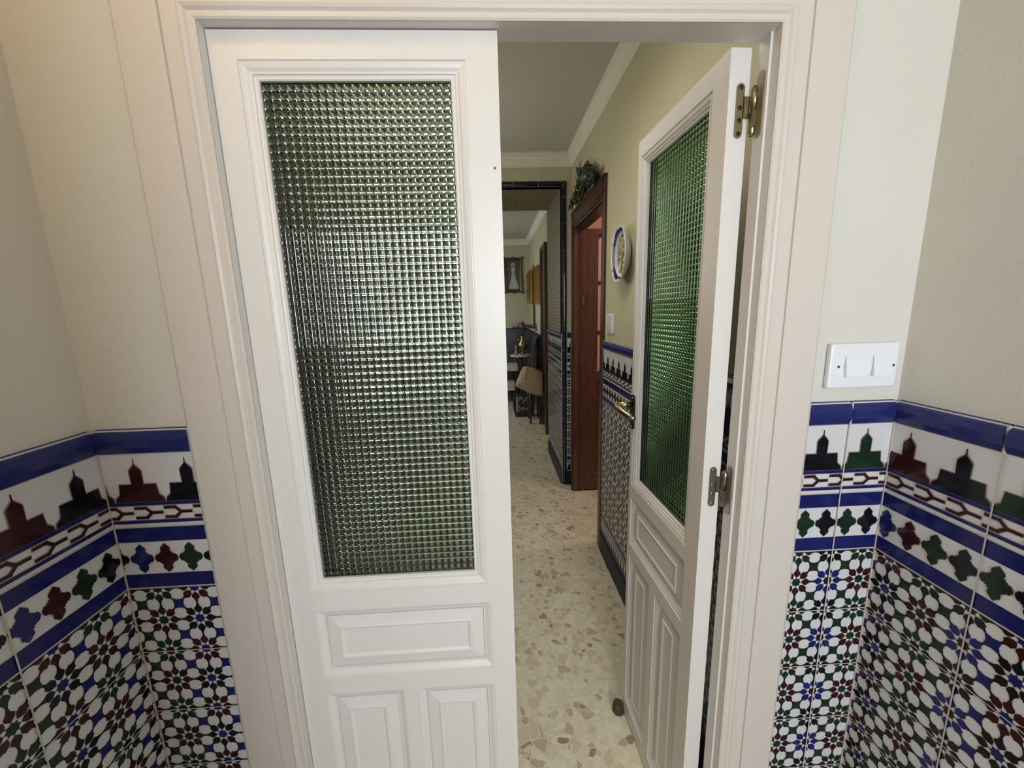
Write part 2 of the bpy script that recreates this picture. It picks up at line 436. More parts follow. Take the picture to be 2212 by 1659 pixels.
# ------------------------------------------------------------------ LOBBY shell
XL, XR, YB, CEIL = -1.017, 1.108, -2.60, 1.51
def wallbox(name, a, b, k):
    m_ = MB(); m_.box(a, b, k); return struct(m_.build(name))
w = MB()
OL, OR, OT = -0.6013, 0.6755, 0.6175       # door opening
w.box((XL-0.1, 1.010, FL), (OL-0.02, 1.050, CEIL), 'plaster')
w.box((OR+0.02, 1.010, FL), (XR+0.1, 1.050, CEIL), 'plaster')
w.box((OL-0.02, 1.010, OT+0.02), (OR+0.02, 1.050, CEIL), 'plaster')
wall_front = struct(w.build('wall_front'))
wall_left = wallbox('wall_left', (XL-0.1, YB-0.1, FL), (XL, 1.010, CEIL), 'plaster')
wall_right = wallbox('wall_right', (XR, YB-0.1, FL), (XR+0.1, 1.010, CEIL), 'plaster')
w = MB()
wx0, wx1, wz0, wz1 = -0.10, 1.02, -0.36, 0.86
w.box((XL-0.1, YB-0.1, FL), (wx0, YB, CEIL), 'plaster'); w.box((wx1, YB-0.1, FL), (XR+0.1, YB, CEIL), 'plaster')
w.box((wx0, YB-0.1, FL), (wx1, YB, wz0), 'plaster'); w.box((wx0, YB-0.1, wz1), (wx1, YB, CEIL), 'plaster')
struct(w.build('wall_back'))

wallbox('floor_lobby', (XL-0.1, YB-0.1, FL-0.05), (XR+0.1, 1.0, FL), 'terrazzo').name = 'floor'
wallbox('ceiling', (XL-0.1, YB-0.1, CEIL), (XR+0.1, 1.05, CEIL+0.05), 'ceiling')
wn = struct(empty('window_1', ((wx0+wx1)/2, YB-0.05, wz0)))
f = MB()
for a, c in (((wx0, wz0), (wx1, wz0+0.06)), ((wx0, wz1-0.06), (wx1, wz1)), ((wx0, wz0), (wx0+0.06, wz1)), ((wx1-0.06, wz0), (wx1, wz1)), (((wx0+wx1)/2-0.03, wz0), ((wx0+wx1)/2+0.03, wz1))):
    f.box((a[0], YB-0.08, a[1]), (c[0], YB-0.02, c[1]), 'paint')
f.build('window_frame', wn)
g = MB(); g.box((wx0, YB-0.07, wz0), (wx1, YB-0.065, wz1), 'sky'); g.build('window_glass', wn)
# added unseen wall behind the camera keeps window light off the left side
wallbox('added_shade_wall', (XL, YB, FL), (-0.36, -0.12, CEIL), 'plaster')
lamp = tag(empty('ceiling_lamp', (-0.78, 0.25, 1.44)), 'round warm ceiling lamp overhead in the lobby', 'lamp')
g = MB(); g.lathe((-0.78, 0.25, 1.44), [(0.02, 0.07), (0.20, 0.065), (0.21, 0.05), (0.20, 0.045)], 'brass', 28); g.build('lamp_base', lamp)
g = MB(); g.lathe((-0.78, 0.25, 1.44), [(0.19, 0.045), (0.17, 0.02), (0.10, 0.004), (0.01, 0.0)], 'lamp', 28); g.build('lamp_shade', lamp)

fnF = lambda s, z, h: (s, 1.010-h, z)
fnLw = lambda s, z, h: (XL+h, s, z)
fnRw = lambda s, z, h: (XR-h, s, z)
CY = ['maroon', 'black', 'green', 'black']
tile_panel('tile_dado', fnF, XL+0.010, -0.7722, FL, wall_front, dict(mosque=-1.049, cross=-1.0145, star=-0.9309, dir=1, ke=[('maroon', 'green'), ('black', 'blue')], ko=[('green', 'maroon'), ('maroon', 'blue')], sq=['blue', 'blue', 'green']), dict(mosque=['green', 'maroon', 'black'], cross=['black', 'blue', 'maroon', 'green']), seam=[])
tile_panel('tile_dado', fnF, 0.8465, XR-0.010, FL, wall_front, dict(mosque=0.8992, cross=0.8731, star=0.8701, dir=1, ke=[('maroon', 'green'), ('blue', 'maroon')], ko=[('green', 'maroon'), ('black', 'maroon')], sq=['green']), dict(mosque=['black', 'green', 'maroon'], cross=['green', 'black']), seam=[0.967])
tile_panel('tile_dado', fnLw, -0.11, 1.000, FL, wall_left, dict(mosque=0.9375, cross=0.966, star=0.908, dir=-1, ke=[('maroon', 'green'), ('black', 'blue')], ko=[('green', 'black'), ('maroon', 'blue')], sq=['blue', 'blue', 'green']), dict(mosque=['black', 'maroon', 'green'], cross=['black', 'green', 'maroon', 'blue']), seam=[0.749-0.25*i for i in range(7)])
tile_panel('tile_dado', fnRw, -1.5, 1.000, FL, wall_right, dict(mosque=0.9504, cross=0.9789, star=0.9532, dir=-1, cdir=-1, ke=[('black', 'blue'), ('maroon', 'green'), ('blue', 'maroon')], ko=[('maroon', 'blue'), ('green', 'maroon'), ('black', 'green')], sq=['blue', 'green', 'green']), dict(mosque=['maroon', 'black', 'green', 'maroon', 'black'], cross=['blue', 'maroon', 'green', 'black', 'green', 'black']), seam=[0.759-0.2475*i for i in range(7)])

# ------------------------------------------------------------------ door casing (swept, mitred) and jamb
prof = [(0.0, 0.0015), (0.0, -0.001), (0.004, -0.004), (0.010, -0.004), (0.012, -0.001), (0.016, -0.001), (0.021, -0.006), (0.027, -0.009), (0.033, -0.007), (0.035, -0.003), (0.037, 0.000),
        (0.068, 0.000), (0.0695, 0.0035), (0.0725, 0.0035), (0.074, -0.002), (0.165, -0.002), (0.1705, 0.001), (0.1705, 0.010)]
def sweep_casing(xl, xr, zt, y, prof, k, sgn=1, zb=FL):
    b = MB()
    path = [lambda t: (xl-t, zb), lambda t: (xl-t, zt+t), lambda t: (xr+t, zt+t), lambda t: (xr+t, zb)]
    for i in range(3):
        for (t0, d0), (t1, d1) in zip(prof[:-1], prof[1:]):
            a, a2, c, c2 = path[i](t0), path[i](t1), path[i+1](t1), path[i+1](t0)
            b.poly([(a[0], y+sgn*d0, a[1]), (a2[0], y+sgn*d1, a2[1]), (c[0], y+sgn*d1, c[1]), (c2[0], y+sgn*d0, c2[1])], k)
    return b
casing = struct(sweep_casing(OL, OR, OT, 0.992, prof, 'casing').build('trim_1'))
b = MB()
j0, j1 = 0.994, 1.060
b.box((OL-0.025, j0, FL), (OL, j1, OT+0.025), 'paint'); b.box((OL, j0, OT), (OR, j1, OT+0.025), 'paint')
b.box((OR, j0, FL), (OR+0.025, 1.020, OT+0.025), 'paint'); b.box((OR-0.006, 1.020, FL), (OR+0.025, j1, OT), 'paint')
jamb = struct(b.build('trim_2'))
hall_prof = [(0.0, 0.0045), (0.005, 0.006), (0.09, 0.006), (0.095, 0.0), (0.095, -0.006)]
struct(sweep_casing(OL-0.01, OR+0.01, OT, 1.056, hall_prof, 'paint').build('trim_3'))

# ------------------------------------------------------------------ white glazed door leaves
GP = [(0, 0), (.001, .0035), (.004, .0035), (.006, .0015), (.014, .0040), (.020, .0080), (.024, .0085), (.0255, .0125), (.029, .0135), (.033, .0120), (.0355, .0145), (.0355, .030)]
PP = [(0, 0), (.001, .0035), (.005, .0035), (.011, .0065), (.018, .0105), (.023, .0115), (.0255, .0190), (.0285, .0190), (.029, .0145), (.058, .0085), (.0595, .0060), (.0625, .0045), (.066, .0052), (.070, .0075), (.0725, .0095), (.074, .0090)]
def rect_profile(b, tf, a0, a1, z0, z1, prof, k, cap=True, side=0, T=0.053):
    def ring(t, d):
        dd = d if side == 0 else T-d
        return [tf(a0+t, dd, z0+t), tf(a1-t, dd, z0+t), tf(a1-t, dd, z1-t), tf(a0+t, dd, z1-t)]
    for (t0, d0), (t1, d1) in zip(prof[:-1], prof[1:]):
        A, B = ring(t0, d0), ring(t1, d1)
        for i in range(4): b.poly([A[i], A[(i+1) % 4], B[(i+1) % 4], B[i]], k)
    if cap: b.poly(ring(*prof[-1]), k)
def glass_pane(tf, a0, a1, z0, z1, d0, key, parent, pitch=0.0182):
    b = MB(); th = 0.0048; sag = 0.0055 if key == 'glass_l' else 0.0030; n = 10
    o_ = Vector(tf(0, 0, 0)); right = (Vector(tf(1, 0, 0))-o_).cross(Vector(tf(0, 0, 1))-o_).dot(Vector(tf(0, 1, 0))-o_) < 0
    fl = lambda F_, keep: F_ if keep else [f[::-1] for f in F_]
    na = max(1, round((a1-a0)/pitch)); pa = (a1-a0)/na; nz = max(1, round((z1-z0)/pitch)); pz = (z1-z0)/nz
    def rise(t): return sag*(sqrt(max(0, 1-(2*t-1)**2*0.90))-0.316)/0.684
    for i in range(na):                       # upright ribs on the near face
        vs = []
        for j in range(n+1):
            t = j/n; a = a0+(i+t)*pa
            vs += [tf(a, d0-rise(t), z0), tf(a, d0-rise(t), z1)]
        b.mesh(vs, fl([(2*j, 2*j+2, 2*j+3, 2*j+1) for j in range(n)], right), key, True)
    for i in range(nz):                       # level ribs on the back face
        vs = []
        for j in range(n+1):
            t = j/n; z = z0+(i+t)*pz
            vs += [tf(a0, d0+th+rise(t), z), tf(a1, d0+th+rise(t), z)]
        b.mesh(vs, fl([(2*j, 2*j+1, 2*j+3, 2*j+2) for j in range(n)], not right), key, True)
    # rims
    for a in (a0, a1): b.poly([tf(a, d0, z0), tf(a, d0+th, z0), tf(a, d0+th, z1), tf(a, d0, z1)], key)
    for z in (z0, z1): b.poly([tf(a0, d0, z), tf(a1, d0, z), tf(a1, d0+th, z), tf(a0, d0+th, z)], key)
    return b.build('glass_pane', parent)
def leaf(name, tf, w, G, P1, L, parent_loc, key, pitch_dummy=0):
    root = struct(empty(name, parent_loc)); T = 0.053
    z0, z1 = -1.985, 0.6145
    gz0, gz1 = -0.7740, 0.5570; pz0, pz1 = -1.0578, -0.8315; lz0, lz1 = -1.905, -1.1135
    holes = [(G[0], G[1], gz0, gz1), (P1[0], P1[1], pz0, pz1)] + [(a, c, lz0, lz1) for a, c in L]
    b = MB()
    A = sorted(set([0, w] + [h[0] for h in holes] + [h[1] for h in holes])); Z = sorted(set([z0, z1] + [h[2] for h in holes] + [h[3] for h in holes]))
    for i in range(len(A)-1):
        for j in range(len(Z)-1):
            ca, cz = (A[i]+A[i+1])/2, (Z[j]+Z[j+1])/2
            if any(h[0] < ca < h[1] and h[2] < cz < h[3] for h in holes): continue
            for d in (0, T): b.poly([tf(A[i], d, Z[j]), tf(A[i+1], d, Z[j]), tf(A[i+1], d, Z[j+1]), tf(A[i], d, Z[j+1])], 'paint')
    for a in (0, w): b.poly([tf(a, 0, z0), tf(a, T, z0), tf(a, T, z1), tf(a, 0, z1)], 'paint')
    for z in (z0, z1): b.poly([tf(0, 0, z), tf(w, 0, z), tf(w, T, z), tf(0, T, z)], 'paint')
    b.build('door_frame', root)
    b = MB()
    for sd in (0, 1): rect_profile(b, tf, G[0], G[1], gz0, gz1, GP[:-1] + [(.0355, .0220)], 'paint', False, sd)
    b.build('glazing_moulding', root)
    for (a0, a1, q0, q1) in holes[1:]:
        b = MB()
        for sd in (0, 1): rect_profile(b, tf, a0, a1, q0, q1, PP, 'paint', True, sd)
        b.build('panel', root)
    i_ = 0.0345
    glass_pane(tf, G[0]+i_, G[1]-i_, gz0+i_, gz1-i_, 0.0265, key, root)
    return root
tfL = lambda a, d, z: (-0.5995+a, 1.017+d, z)
dl = leaf('door_1', tfL, 0.6335, (0.0585, 0.5590), (0.0645, 0.5675), [(0.066, 0.2990), (0.3370, 0.5690)], (-0.5995, 1.017, FL), 'glass_l')
th = -0.034; hx, hy = 0.607, 1.072
tfR = lambda a, d, z: (hx + a*sin(th) + d*cos(th), hy + a*cos(th) - d*sin(th), z)
dr = leaf('door_2', tfR, 0.565, (0.072, 0.538), (0.072, 0.538), [(0.072, 0.272), (0.322, 0.536)], (hx, hy, FL), 'glass_r')
b = MB(); b.tube([(0.0195, 1.0165, 0.33), (0.0195, 1.0150, 0.33)], 0.0028, 'steel', 8); b.build('screw', dl)

# hinges of the open leaf: leaf plate + knuckle + frame plate (all brass at the top, dull steel below)
def slot(b, tf, c0, c1, z0, z1, h0, h1, k):
    """plate with round ends: width c0..c1 in direction u, z0..z1, thickness h0..h1"""
    r = (c1-c0)/2; c = (c0+c1)/2; out = []
    for i in range(9): a = pi*i/8; out.append((c+r*cos(a), z1-r+r*sin(a)))
    for i in range(9): a = pi+pi*i/8; out.append((c+r*cos(a), z0+r+r*sin(a)))
    A = [tf(x, h0, z) for x, z in out]; B = [tf(x, h1, z) for x, z in out]; n = len(out)
    b.mesh(A+B, [tuple(range(n))[::-1], tuple(range(n, 2*n))] + [(i, (i+1) % n, n+(i+1) % n, n+i) for i in range(n)], k)
def hinge(zc, k, label):
    e_x = lambda u, h, z: (hx + u*cos(th) - h*sin(th)*0, hy - h - u*sin(th)*0, z)     # on the hinge edge, facing the lobby
    b = MB()
    slot(b, e_x, 0.020, 0.040, zc-0.065, zc+0.060, 0.0, 0.0022, k)
    b.box((0.038, 0.0, zc-0.020), (0.066, 0.0022, zc+0.030), k, lambda x, h, z: e_x(x, h, z))
    o = b.build('hinge', dr); o['label'] = label
    s_ = MB()
    for dz in (0.050, 0.004, -0.024, -0.055):
        s_.lathe((hx+0.030, hy-0.0022, zc+dz), [(0.0055, 0), (0.0055, -0.0008), (0.0025, -0.0012)], 'brass_dark' if k == 'brass' else 'steel', 10, 'y')
    s_.build('screw', o)
    kn = MB()
    kx, ky = hx+0.062, hy-0.008
    kn.tube([(kx, ky, zc-0.010), (kx, ky, zc+0.044), (kx, ky, zc+0.050)], [0.0095, 0.0095, 0.005], k, 14)
    kn.tube([(kx-0.001, ky, zc-0.064), (kx-0.001, ky, zc-0.058), (kx-0.001, ky, zc-0.0115)], [0.005, 0.0090, 0.0090], k, 14)
    kn.build('knuckle', o)
    p = MB(); jx = OR-0.006
    slot(p, lambda u, h, z: (jx-h, u, z), 1.030, 1.054, zc-0.075, zc+0.072, 0, 0.0022, k)
    p.box((jx-0.010, 1.050, zc-0.045), (jx, 1.056, zc-0.008), k)
    p.build('hinge_plate', jamb)
hinge(0.476, 'brass', 'brass hinge'); hinge(-0.532, 'steel', 'dull steel hinge')
# lever handle near the free edge
b = MB()
slot(b, lambda u, h, z: tfR(u, -h, z), 0.524, 0.561, -0.520, -0.368, 0, 0.004, 'brass_dark')
hp = b.build('handle_plate', dr)
b = MB()
for z in (-0.382, -0.507): b.ball(tfR(0.5425, -0.005, z), 0.004, 'brass', 8)
b.build('screw', hp)
b = MB()
p0 = tfR(0.5425, -0.004, -0.410); p1 = tfR(0.5425, -0.066, -0.410)
b.tube([p0, p1], 0.0125, 'brass', 14)
b.tube([tfR(0.5460, -0.072, -0.409), tfR(0.530, -0.074, -0.412), tfR(0.490, -0.070, -0.424), tfR(0.45, -0.054, -0.436), tfR(0.425, -0.040, -0.440)], [0.011, 0.0135, 0.013, 0.012, 0.007], 'brass', 14)
b.ball(tfR(0.5460, -0.072, -0.409), 0.0125, 'brass', 12)
b.build('door_handle', dr)
# small stop on the floor under the free corner
b = MB(); b.lathe((0.565, 1.63, FL), [(0.030, 0), (0.031, 0.012), (0.026, 0.045), (0.022, 0.05)], 'doorstop', 8, smooth=False)
tag(b.build('door_stop'), 'brown rubber stop on the floor by the open door leaf', 'door stop')

# ------------------------------------------------------------------ lobby light switch
sw = tag(empty('light_switch', (0.98, 0.999, -0.232)), 'white double light switch above the blue tiles at the right', 'light switch')
b = MB()
b.box((0.886, 0.993, -0.2310), (1.0760, 1.0098, -0.1110), 'plastic'); b.build('switch_plate', sw, bevel=0.004)
for xa in (0.926, 1.002):
    b = MB(); b.box((xa-0.003, 0.9915, -0.2015), (xa+0.053, 0.9935, -0.1415), 'plastic')
    b.mesh([(xa, 0.990, -0.198), (xa+0.050, 0.990, -0.198), (xa+0.050, 0.990, -0.145), (xa, 0.990, -0.145), (xa, 0.982, -0.198), (xa+0.050, 0.982, -0.198), (xa+0.050, 0.989, -0.145), (xa, 0.989, -0.145)],
           [(0, 3, 2, 1), (4, 5, 6, 7), (0, 1, 5, 4), (1, 2, 6, 5), (2, 3, 7, 6), (3, 0, 4, 7)], 'plastic')
    b.build('rocker', sw)
for xa in (0.911, 1.063):
    b = MB(); b.lathe((xa, 0.9925, -0.172), [(0.0035, 0), (0.0035, 0.001)], 'dark', 10, 'y'); b.build('screw', sw)

# ------------------------------------------------------------------ HALL
HX = 0.852; HY1 = 4.26; HXL = -0.63
d0, d1, dz = 3.06, 4.085, 0.855           # doorway in the hall's right wall
w = MB()
w.box((HX, 1.05, FL), (HX+0.11, d0, CEIL), 'hall_plaster'); w.box((HX, d1, FL), (HX+0.11, HY1, CEIL), 'hall_plaster'); w.box((HX, d0, dz), (HX+0.11, d1, CEIL), 'hall_plaster')
hall_right = struct(w.build('wall_hall_right'))
fnH = lambda s, z, h: (HX-h, s, z)
tile_panel('tile_dado', fnH, 1.06, 2.983, FL, hall_right, dict(mosque=1.10, cross=1.10, star=1.10, dir=1), dict(mosque=['maroon', 'green', 'black', 'black'], cross=['green', 'black', 'maroon']), top=-0.250, seam=[1.31+0.25*i for i in range(7)], skirting=True)
tile_panel('tile_dado', fnH, 4.14, HY1-0.012, FL, hall_right, dict(mosque=4.18, cross=4.18, star=4.18, dir=1), dict(mosque=['black'], cross=['green']), top=-0.265, seam=[], skirting=True)
AX0, AX1, AZ = -0.33, 0.747, 1.205         # arch opening
hy0, hy1, hz0, hz1 = 2.75, 4.12, 0.00, 1.05      # high window in the hall's left wall
w = MB()
w.box((AX1, HY1, FL), (HX+0.11, HY1+0.09, CEIL), 'hall_plaster'); w.box((AX0, HY1, AZ), (AX1, HY1+0.09, CEIL), 'hall_plaster')
w.box((HXL-0.1, HY1, FL), (AX0, HY1+0.09, CEIL), 'hall_plaster')
hall_end = struct(w.build('wall_hall_end'))
fnE = lambda s, z, h: (s, HY1-h, z)
tile_panel('tile_dado', fnE, 0.797, HX-0.011, FL, hall_end, dict(mosque=0.842, cross=0.842, star=0.822, dir=1), dict(mosque=['black'], cross=['green']), top=-0.255, seam=[], skirting=True)
wn = struct(empty('window_2', (HXL-0.05, (hy0+hy1)/2, hz0)))
f = MB()
for a, c in (((hy0, hz0), (hy1, hz0+0.06)), ((hy0, hz1-0.06), (hy1, hz1)), ((hy0, hz0), (hy0+0.06, hz1)), ((hy1-0.06, hz0), (hy1, hz1)), (((hy0+hy1)/2-0.04, hz0), ((hy0+hy1)/2+0.04, hz1))):
    f.box((HXL-0.07, a[0], a[1]), (HXL-0.02, c[0], c[1]), 'paint')
f.build('window_frame', wn)
g = MB(); g.box((HXL-0.06, hy0, hz0), (HXL-0.055, hy1, hz1), 'sky_hall'); g.build('window_glass', wn)
w = MB()
w.box((HXL-0.1, 1.05, FL), (HXL, hy0, CEIL), 'hall_plaster'); w.box((HXL-0.1, hy1, FL), (HXL, HY1, CEIL), 'hall_plaster')
w.box((HXL-0.1, hy0, FL), (HXL, hy1, hz0), 'hall_plaster'); w.box((HXL-0.1, hy0, hz1), (HXL, hy1, CEIL), 'hall_plaster')
hall_left = struct(w.build('wall_hall_left'))
fnHL = lambda s, z, h: (HXL+h, s, z)
tile_panel('tile_dado', fnHL, 1.06, HY1-0.012, FL, hall_left, dict(mosque=1.10, cross=1.10, star=1.10, dir=1), dict(mosque=['maroon', 'green', 'black', 'black'], cross=['green', 'black', 'maroon']), top=-0.250, seam=[1.31+0.25*i for i in range(12)], skirting=True)
wallbox('floor_hall', (-1.95, 1.0, FL-0.05), (2.4, 9.3, FL), 'terrazzo').name = 'floor.001'
wallbox('ceiling_hall', (-1.95, 1.05, CEIL), (2.4, 9.3, CEIL+0.05), 'ceiling').name = 'ceiling.001'
hl = tag(empty('added_light_panel', (0.02, 1.90, 1.46)), 'added light panel out of view on the hall ceiling near the glazed doors', 'ceiling light')  # unseen panel added to brighten the hall floor
g = MB()
for q in ((-0.37, 1.31, 0.41, 1.35), (-0.37, 2.45, 0.41, 2.49), (-0.37, 1.35, -0.33, 2.45), (0.37, 1.35, 0.41, 2.45)): g.box((q[0], q[1], 1.46), (q[2], q[3], CEIL), 'paint')
g.build('frame', hl)
g = MB(); g.box((-0.33, 1.35, 1.475), (0.37, 2.45, 1.485), 'panel_glow'); g.build('diffuser', hl)
d5 = struct(empty('added_dark_door', (HXL+0.05, 1.85, FL)))  # dark door added to deepen the dark cells in the reeded glass
b = MB(); b.box((HXL, 1.16, FL+0.01), (HXL+0.055, 2.50, 0.62), 'wood_dark'); b.build('door_frame', d5)
tfD = lambda a, d, z: (HXL+0.075-d, a, z)
for y0_, y1_ in ((1.22, 1.80), (1.86, 2.44)):
    for q0, q1 in ((-1.9, -1.0), (-0.9, 0.5)):
        b = MB(); rect_profile(b, tfD, y0_, y1_, q0, q1, [(0, .02), (0, 0), (.05, 0), (.06, .008), (.10, .008), (.12, .0)], 'wood_dark', True); b.build('panel', d5)
# cornice: stepped cove running round the hall
CP = [(0, 0), (0.005, 0), (0.005, 0.010), (0.009, 0.013), (0.012, 0.030), (0.022, 0.060), (0.040, 0.088), (0.044, 0.092), (0.044, 0.104), (0.058, 0.110), (0.058, 0.125)]
def cornice(name, xr, y0, y1, xl, zc=CEIL):
    b = MB(); K = 'cornice'
    for (o0, z0), (o1, z1) in zip(CP[:-1], CP[1:]):
        zz0, zz1 = zc-0.125+z0, zc-0.125+z1
        b.poly([(xr-o0, y0, zz0), (xr-o1, y0, zz1), (xr-o1, y1-o1, zz1), (xr-o0, y1-o0, zz0)], K)
        b.poly([(xr-o0, y1-o0, zz0), (xr-o1, y1-o1, zz1), (xl, y1-o1, zz1), (xl, y1-o0, zz0)], K)
    return struct(b.build(name))
cornice('trim_4', HX, 1.05, HY1, HXL)
# blue-black bullnose tiles round the arch opening
b = MB(); tw = 0.0525
def bull(p0, p1, inner, outer, horizontal):
    n = 6
    for i in range(n):
        t0, t1 = i/n, (i+1)/n
        def q(t):  # rounded section
            return outer + (inner-outer)*t, -0.020*sin(pi*t)**0.5 if 0 < t < 1 else 0
        (c0, h0), (c1, h1) = q(t0), q(t1)
        if horizontal: b.mesh([(p0, HY1+h0, c0), (p1, HY1+h0, c0), (p1, HY1+h1, c1), (p0, HY1+h1, c1)], [(0, 1, 2, 3)], 'navy', True)
        else: b.mesh([(c0, HY1+h0, p0), (c0, HY1+h0, p1), (c1, HY1+h1, p1), (c1, HY1+h1, p0)], [(0, 1, 2, 3)], 'navy', True)
z = FL
b.box((AX1, HY1-0.002, FL), (AX1+tw, HY1+0.001, AZ+tw), 'grout'); b.box((AX0, HY1-0.002, AZ), (AX1+tw, HY1+0.001, AZ+tw), 'grout')
zz = [FL+0.002]
while zz[-1] < AZ: zz.append(zz[-1]+0.2585)
zz = [z for z in zz if z < AZ-0.05] + [AZ+0.02]
for a, c in zip(zz[:-1], zz[1:]): bull(a+0.002, c-0.002, AX1, AX1+tw, False)
xx = AX1+0.02
while xx > AX0: bull(max(AX0, xx-0.255)+0.002, xx-0.002, AZ, AZ+tw, True); xx -= 0.2575
b.mesh([(AX1, HY1-0.002, AZ), (AX1+tw, HY1-0.002, AZ), (AX1+tw, HY1-0.002, AZ+tw), (AX1, HY1-0.002, AZ+tw)], [(0, 1, 2, 3)], 'navy')
b.poly([(AX1, HY1-0.021, AZ+0.002), (AX1+0.002, HY1-0.021, AZ-0.002), (AX1+tw, HY1-0.012, AZ+tw-0.002), (AX1+tw-0.003, HY1-0.012, AZ+tw)], 'grout')
struct(b.build('trim_5'))
# tiled passage behind the arch
PY = 5.34
w = MB(); w.box((AX1, HY1+0.09, FL), (AX1+0.12, PY, AZ+0.02), 'arabesque'); w.box((AX1, HY1, FL), (AX1+0.001, HY1+0.09, AZ), 'arabesque'); pas = struct(w.build('wall_passage'))
w = MB(); w.box((AX0, HY1+0.09, AZ+0.012), (AX1, PY-0.05, CEIL), 'arabesque'); w.box((AX0, HY1, AZ), (AX1, HY1+0.09, AZ+0.001), 'arabesque'); struct(w.build('ceiling_passage'))
fnP = lambda s, z, h: (AX1-h, s, z)
tile_panel('tile_dado', fnP, HY1+0.005, PY, FL, pas, dict(mosque=4.30, cross=4.30, star=4.30, dir=1), dict(mosque=['black', 'green', 'maroon'], cross=['green', 'black', 'maroon']), top=-0.270, seam=[4.5+0.25*i for i in range(4)], skirting=True, thick=0.004)
w = MB(); w.box((-1.85, HY1+0.09, FL), (AX0, PY, CEIL), 'hall_plaster'); struct(w.build('wall_passage_left'))

# brown doorway: casing, jamb and open leaf
bc = MB()
def cas(y0, y1, z0, z1, x0, k): bc.box((x0, y0, z0), (HX, y1, z1), k)
cz = 0.925
cas(2.985, 3.06, FL, cz, 0.836, 'wood_dark'); cas(4.085, 4.165, FL, cz, 0.826, 'wood_dark'); cas(3.06, 4.085, 0.790, cz, 0.830, 'wood_dark')
cas(3.06, 4.085, 0.765, 0.79, 0.838, 'wood_dark')
cas(2.990, 3.02, FL, 0.81, 0.832, 'wood'); cas(4.085, 4.110, FL, 0.81, 0.818, 'wood'); cas(3.02, 4.11, 0.81, 0.835, 0.822, 'wood_dark')
cas(2.975, 4.175, cz-0.012, cz+0.004, 0.822, 'wood_dark')
frame3 = struct(bc.build('trim_6', bevel=0.002))
jb = MB()
jb.box((HX-0.02, 4.062, FL), (HX+0.115, 4.085, 0.79), 'wood'); jb.box((HX-0.012, 3.06, FL), (HX+0.115, 3.08, 0.79), 'wood_dark'); jb.box((HX-0.012, 3.08, 0.765), (HX+0.115, 4.062, 0.79), 'wood_dark')
jb.box((HX+0.035, 4.054, FL), (HX+0.06, 4.062, 0.765), 'wood_dark')
struct(jb.build('trim_7'))
d3 = struct(empty('door_3', (0.97, 4.085, FL)))
tfB = lambda a, d, z: (0.968+a, 4.06+d, z)
b = MB(); wB = 0.86; zb0, zb1 = -1.985, 0.760
HO = [(0.10, 0.76, -0.66, 0.700), (0.10, 0.76, -1.80, -0.76)]
A = [0, .10, .76, wB]; Z = [zb0, -1.80, -0.76, -0.66, 0.700, zb1]
for i in range(3):
    for j in range(5):
        ca, cz_ = (A[i]+A[i+1])/2, (Z[j]+Z[j+1])/2
        if any(h[0] < ca < h[1] and h[2] < cz_ < h[3] for h in HO): continue
        for d in (0, 0.05): b.poly([tfB(A[i], d, Z[j]), tfB(A[i+1], d, Z[j]), tfB(A[i+1], d, Z[j+1]), tfB(A[i], d, Z[j+1])], 'wood')
for a in (0, wB): b.poly([tfB(a, 0, zb0), tfB(a, .05, zb0), tfB(a, .05, zb1), tfB(a, 0, zb1)], 'wood_dark')
for z in (zb0, zb1): b.poly([tfB(0, 0, z), tfB(wB, 0, z), tfB(wB, .05, z), tfB(0, .05, z)], 'wood')
# arched corners of the light
for sx, a0 in ((1, 0.10), (-1, 0.76)):
    pts = [(a0, 0.70)] + [(a0+sx*0.09*(1-cos(t)), 0.70-0.09*(1-sin(t))) for t in [pi/2*i/8 for i in range(9)][::-1]]
    pts = [(a0, 0.70), (a0+sx*0.10, 0.70)] + [(a0+sx*0.10*(1-sin(t)), 0.70-0.10*(1-cos(t))) for t in [pi/2*i/8 for i in range(1, 9)]]
    b.poly([tfB(x, 0.012, z) for x, z in pts], 'wood')
b.build('door_frame', d3)
b = MB()
rect_profile(b, tfB, .10, .76, -0.66, 0.70, [(0, 0), (.006, .004), (.014, .010), (.016, .02)], 'wood_dark', False)
for z in (-0.255, 0.245): b.box((0.10, 0.006, z-0.014), (0.76, 0.03, z+0.014), 'wood_dark', lambda a, d, z: tfB(a, d, z))
b.box((0.415, 0.006, -0.66), (0.445, 0.03, 0.70), 'wood_dark', lambda a, d, z: tfB(a, d, z))
b.build('glazing_bar', d3)
b = MB(); b.box((0.10, 0.022, -0.66), (0.76, 0.026, 0.70), 'glass_brown', lambda a, d, z: tfB(a, d, z)); b.build('glass_pane', d3)
b = MB(); rect_profile(b, tfB, .10, .76, -1.80, -0.76, [(0, 0), (.004, .006), (.02, .014), (.045, .014), (.06, .006), (.07, .008)], 'wood', True); b.build('panel', d3)
b = MB(); b.box((HX+0.062, 4.045, 0.02), (HX+0.085, 4.055, 0.115), 'brass'); b.build('strike_plate', frame3)
# side room behind the brown door
w = MB()
w.box((HX+0.11, 4.60, FL), (2.4, 4.70, CEIL), 'pink_wall'); w.box((2.3, 2.5, FL), (2.4, 4.6, CEIL), 'pink_wall'); w.box((HX+0.11, 2.4, FL), (2.4, 2.5, CEIL), 'pink_wall')
w.box((HX+0.11, 2.5, CEIL-0.04), (2.3, 4.6, CEIL-0.001), 'pink_wall')
struct(w.build('wall_side_room'))

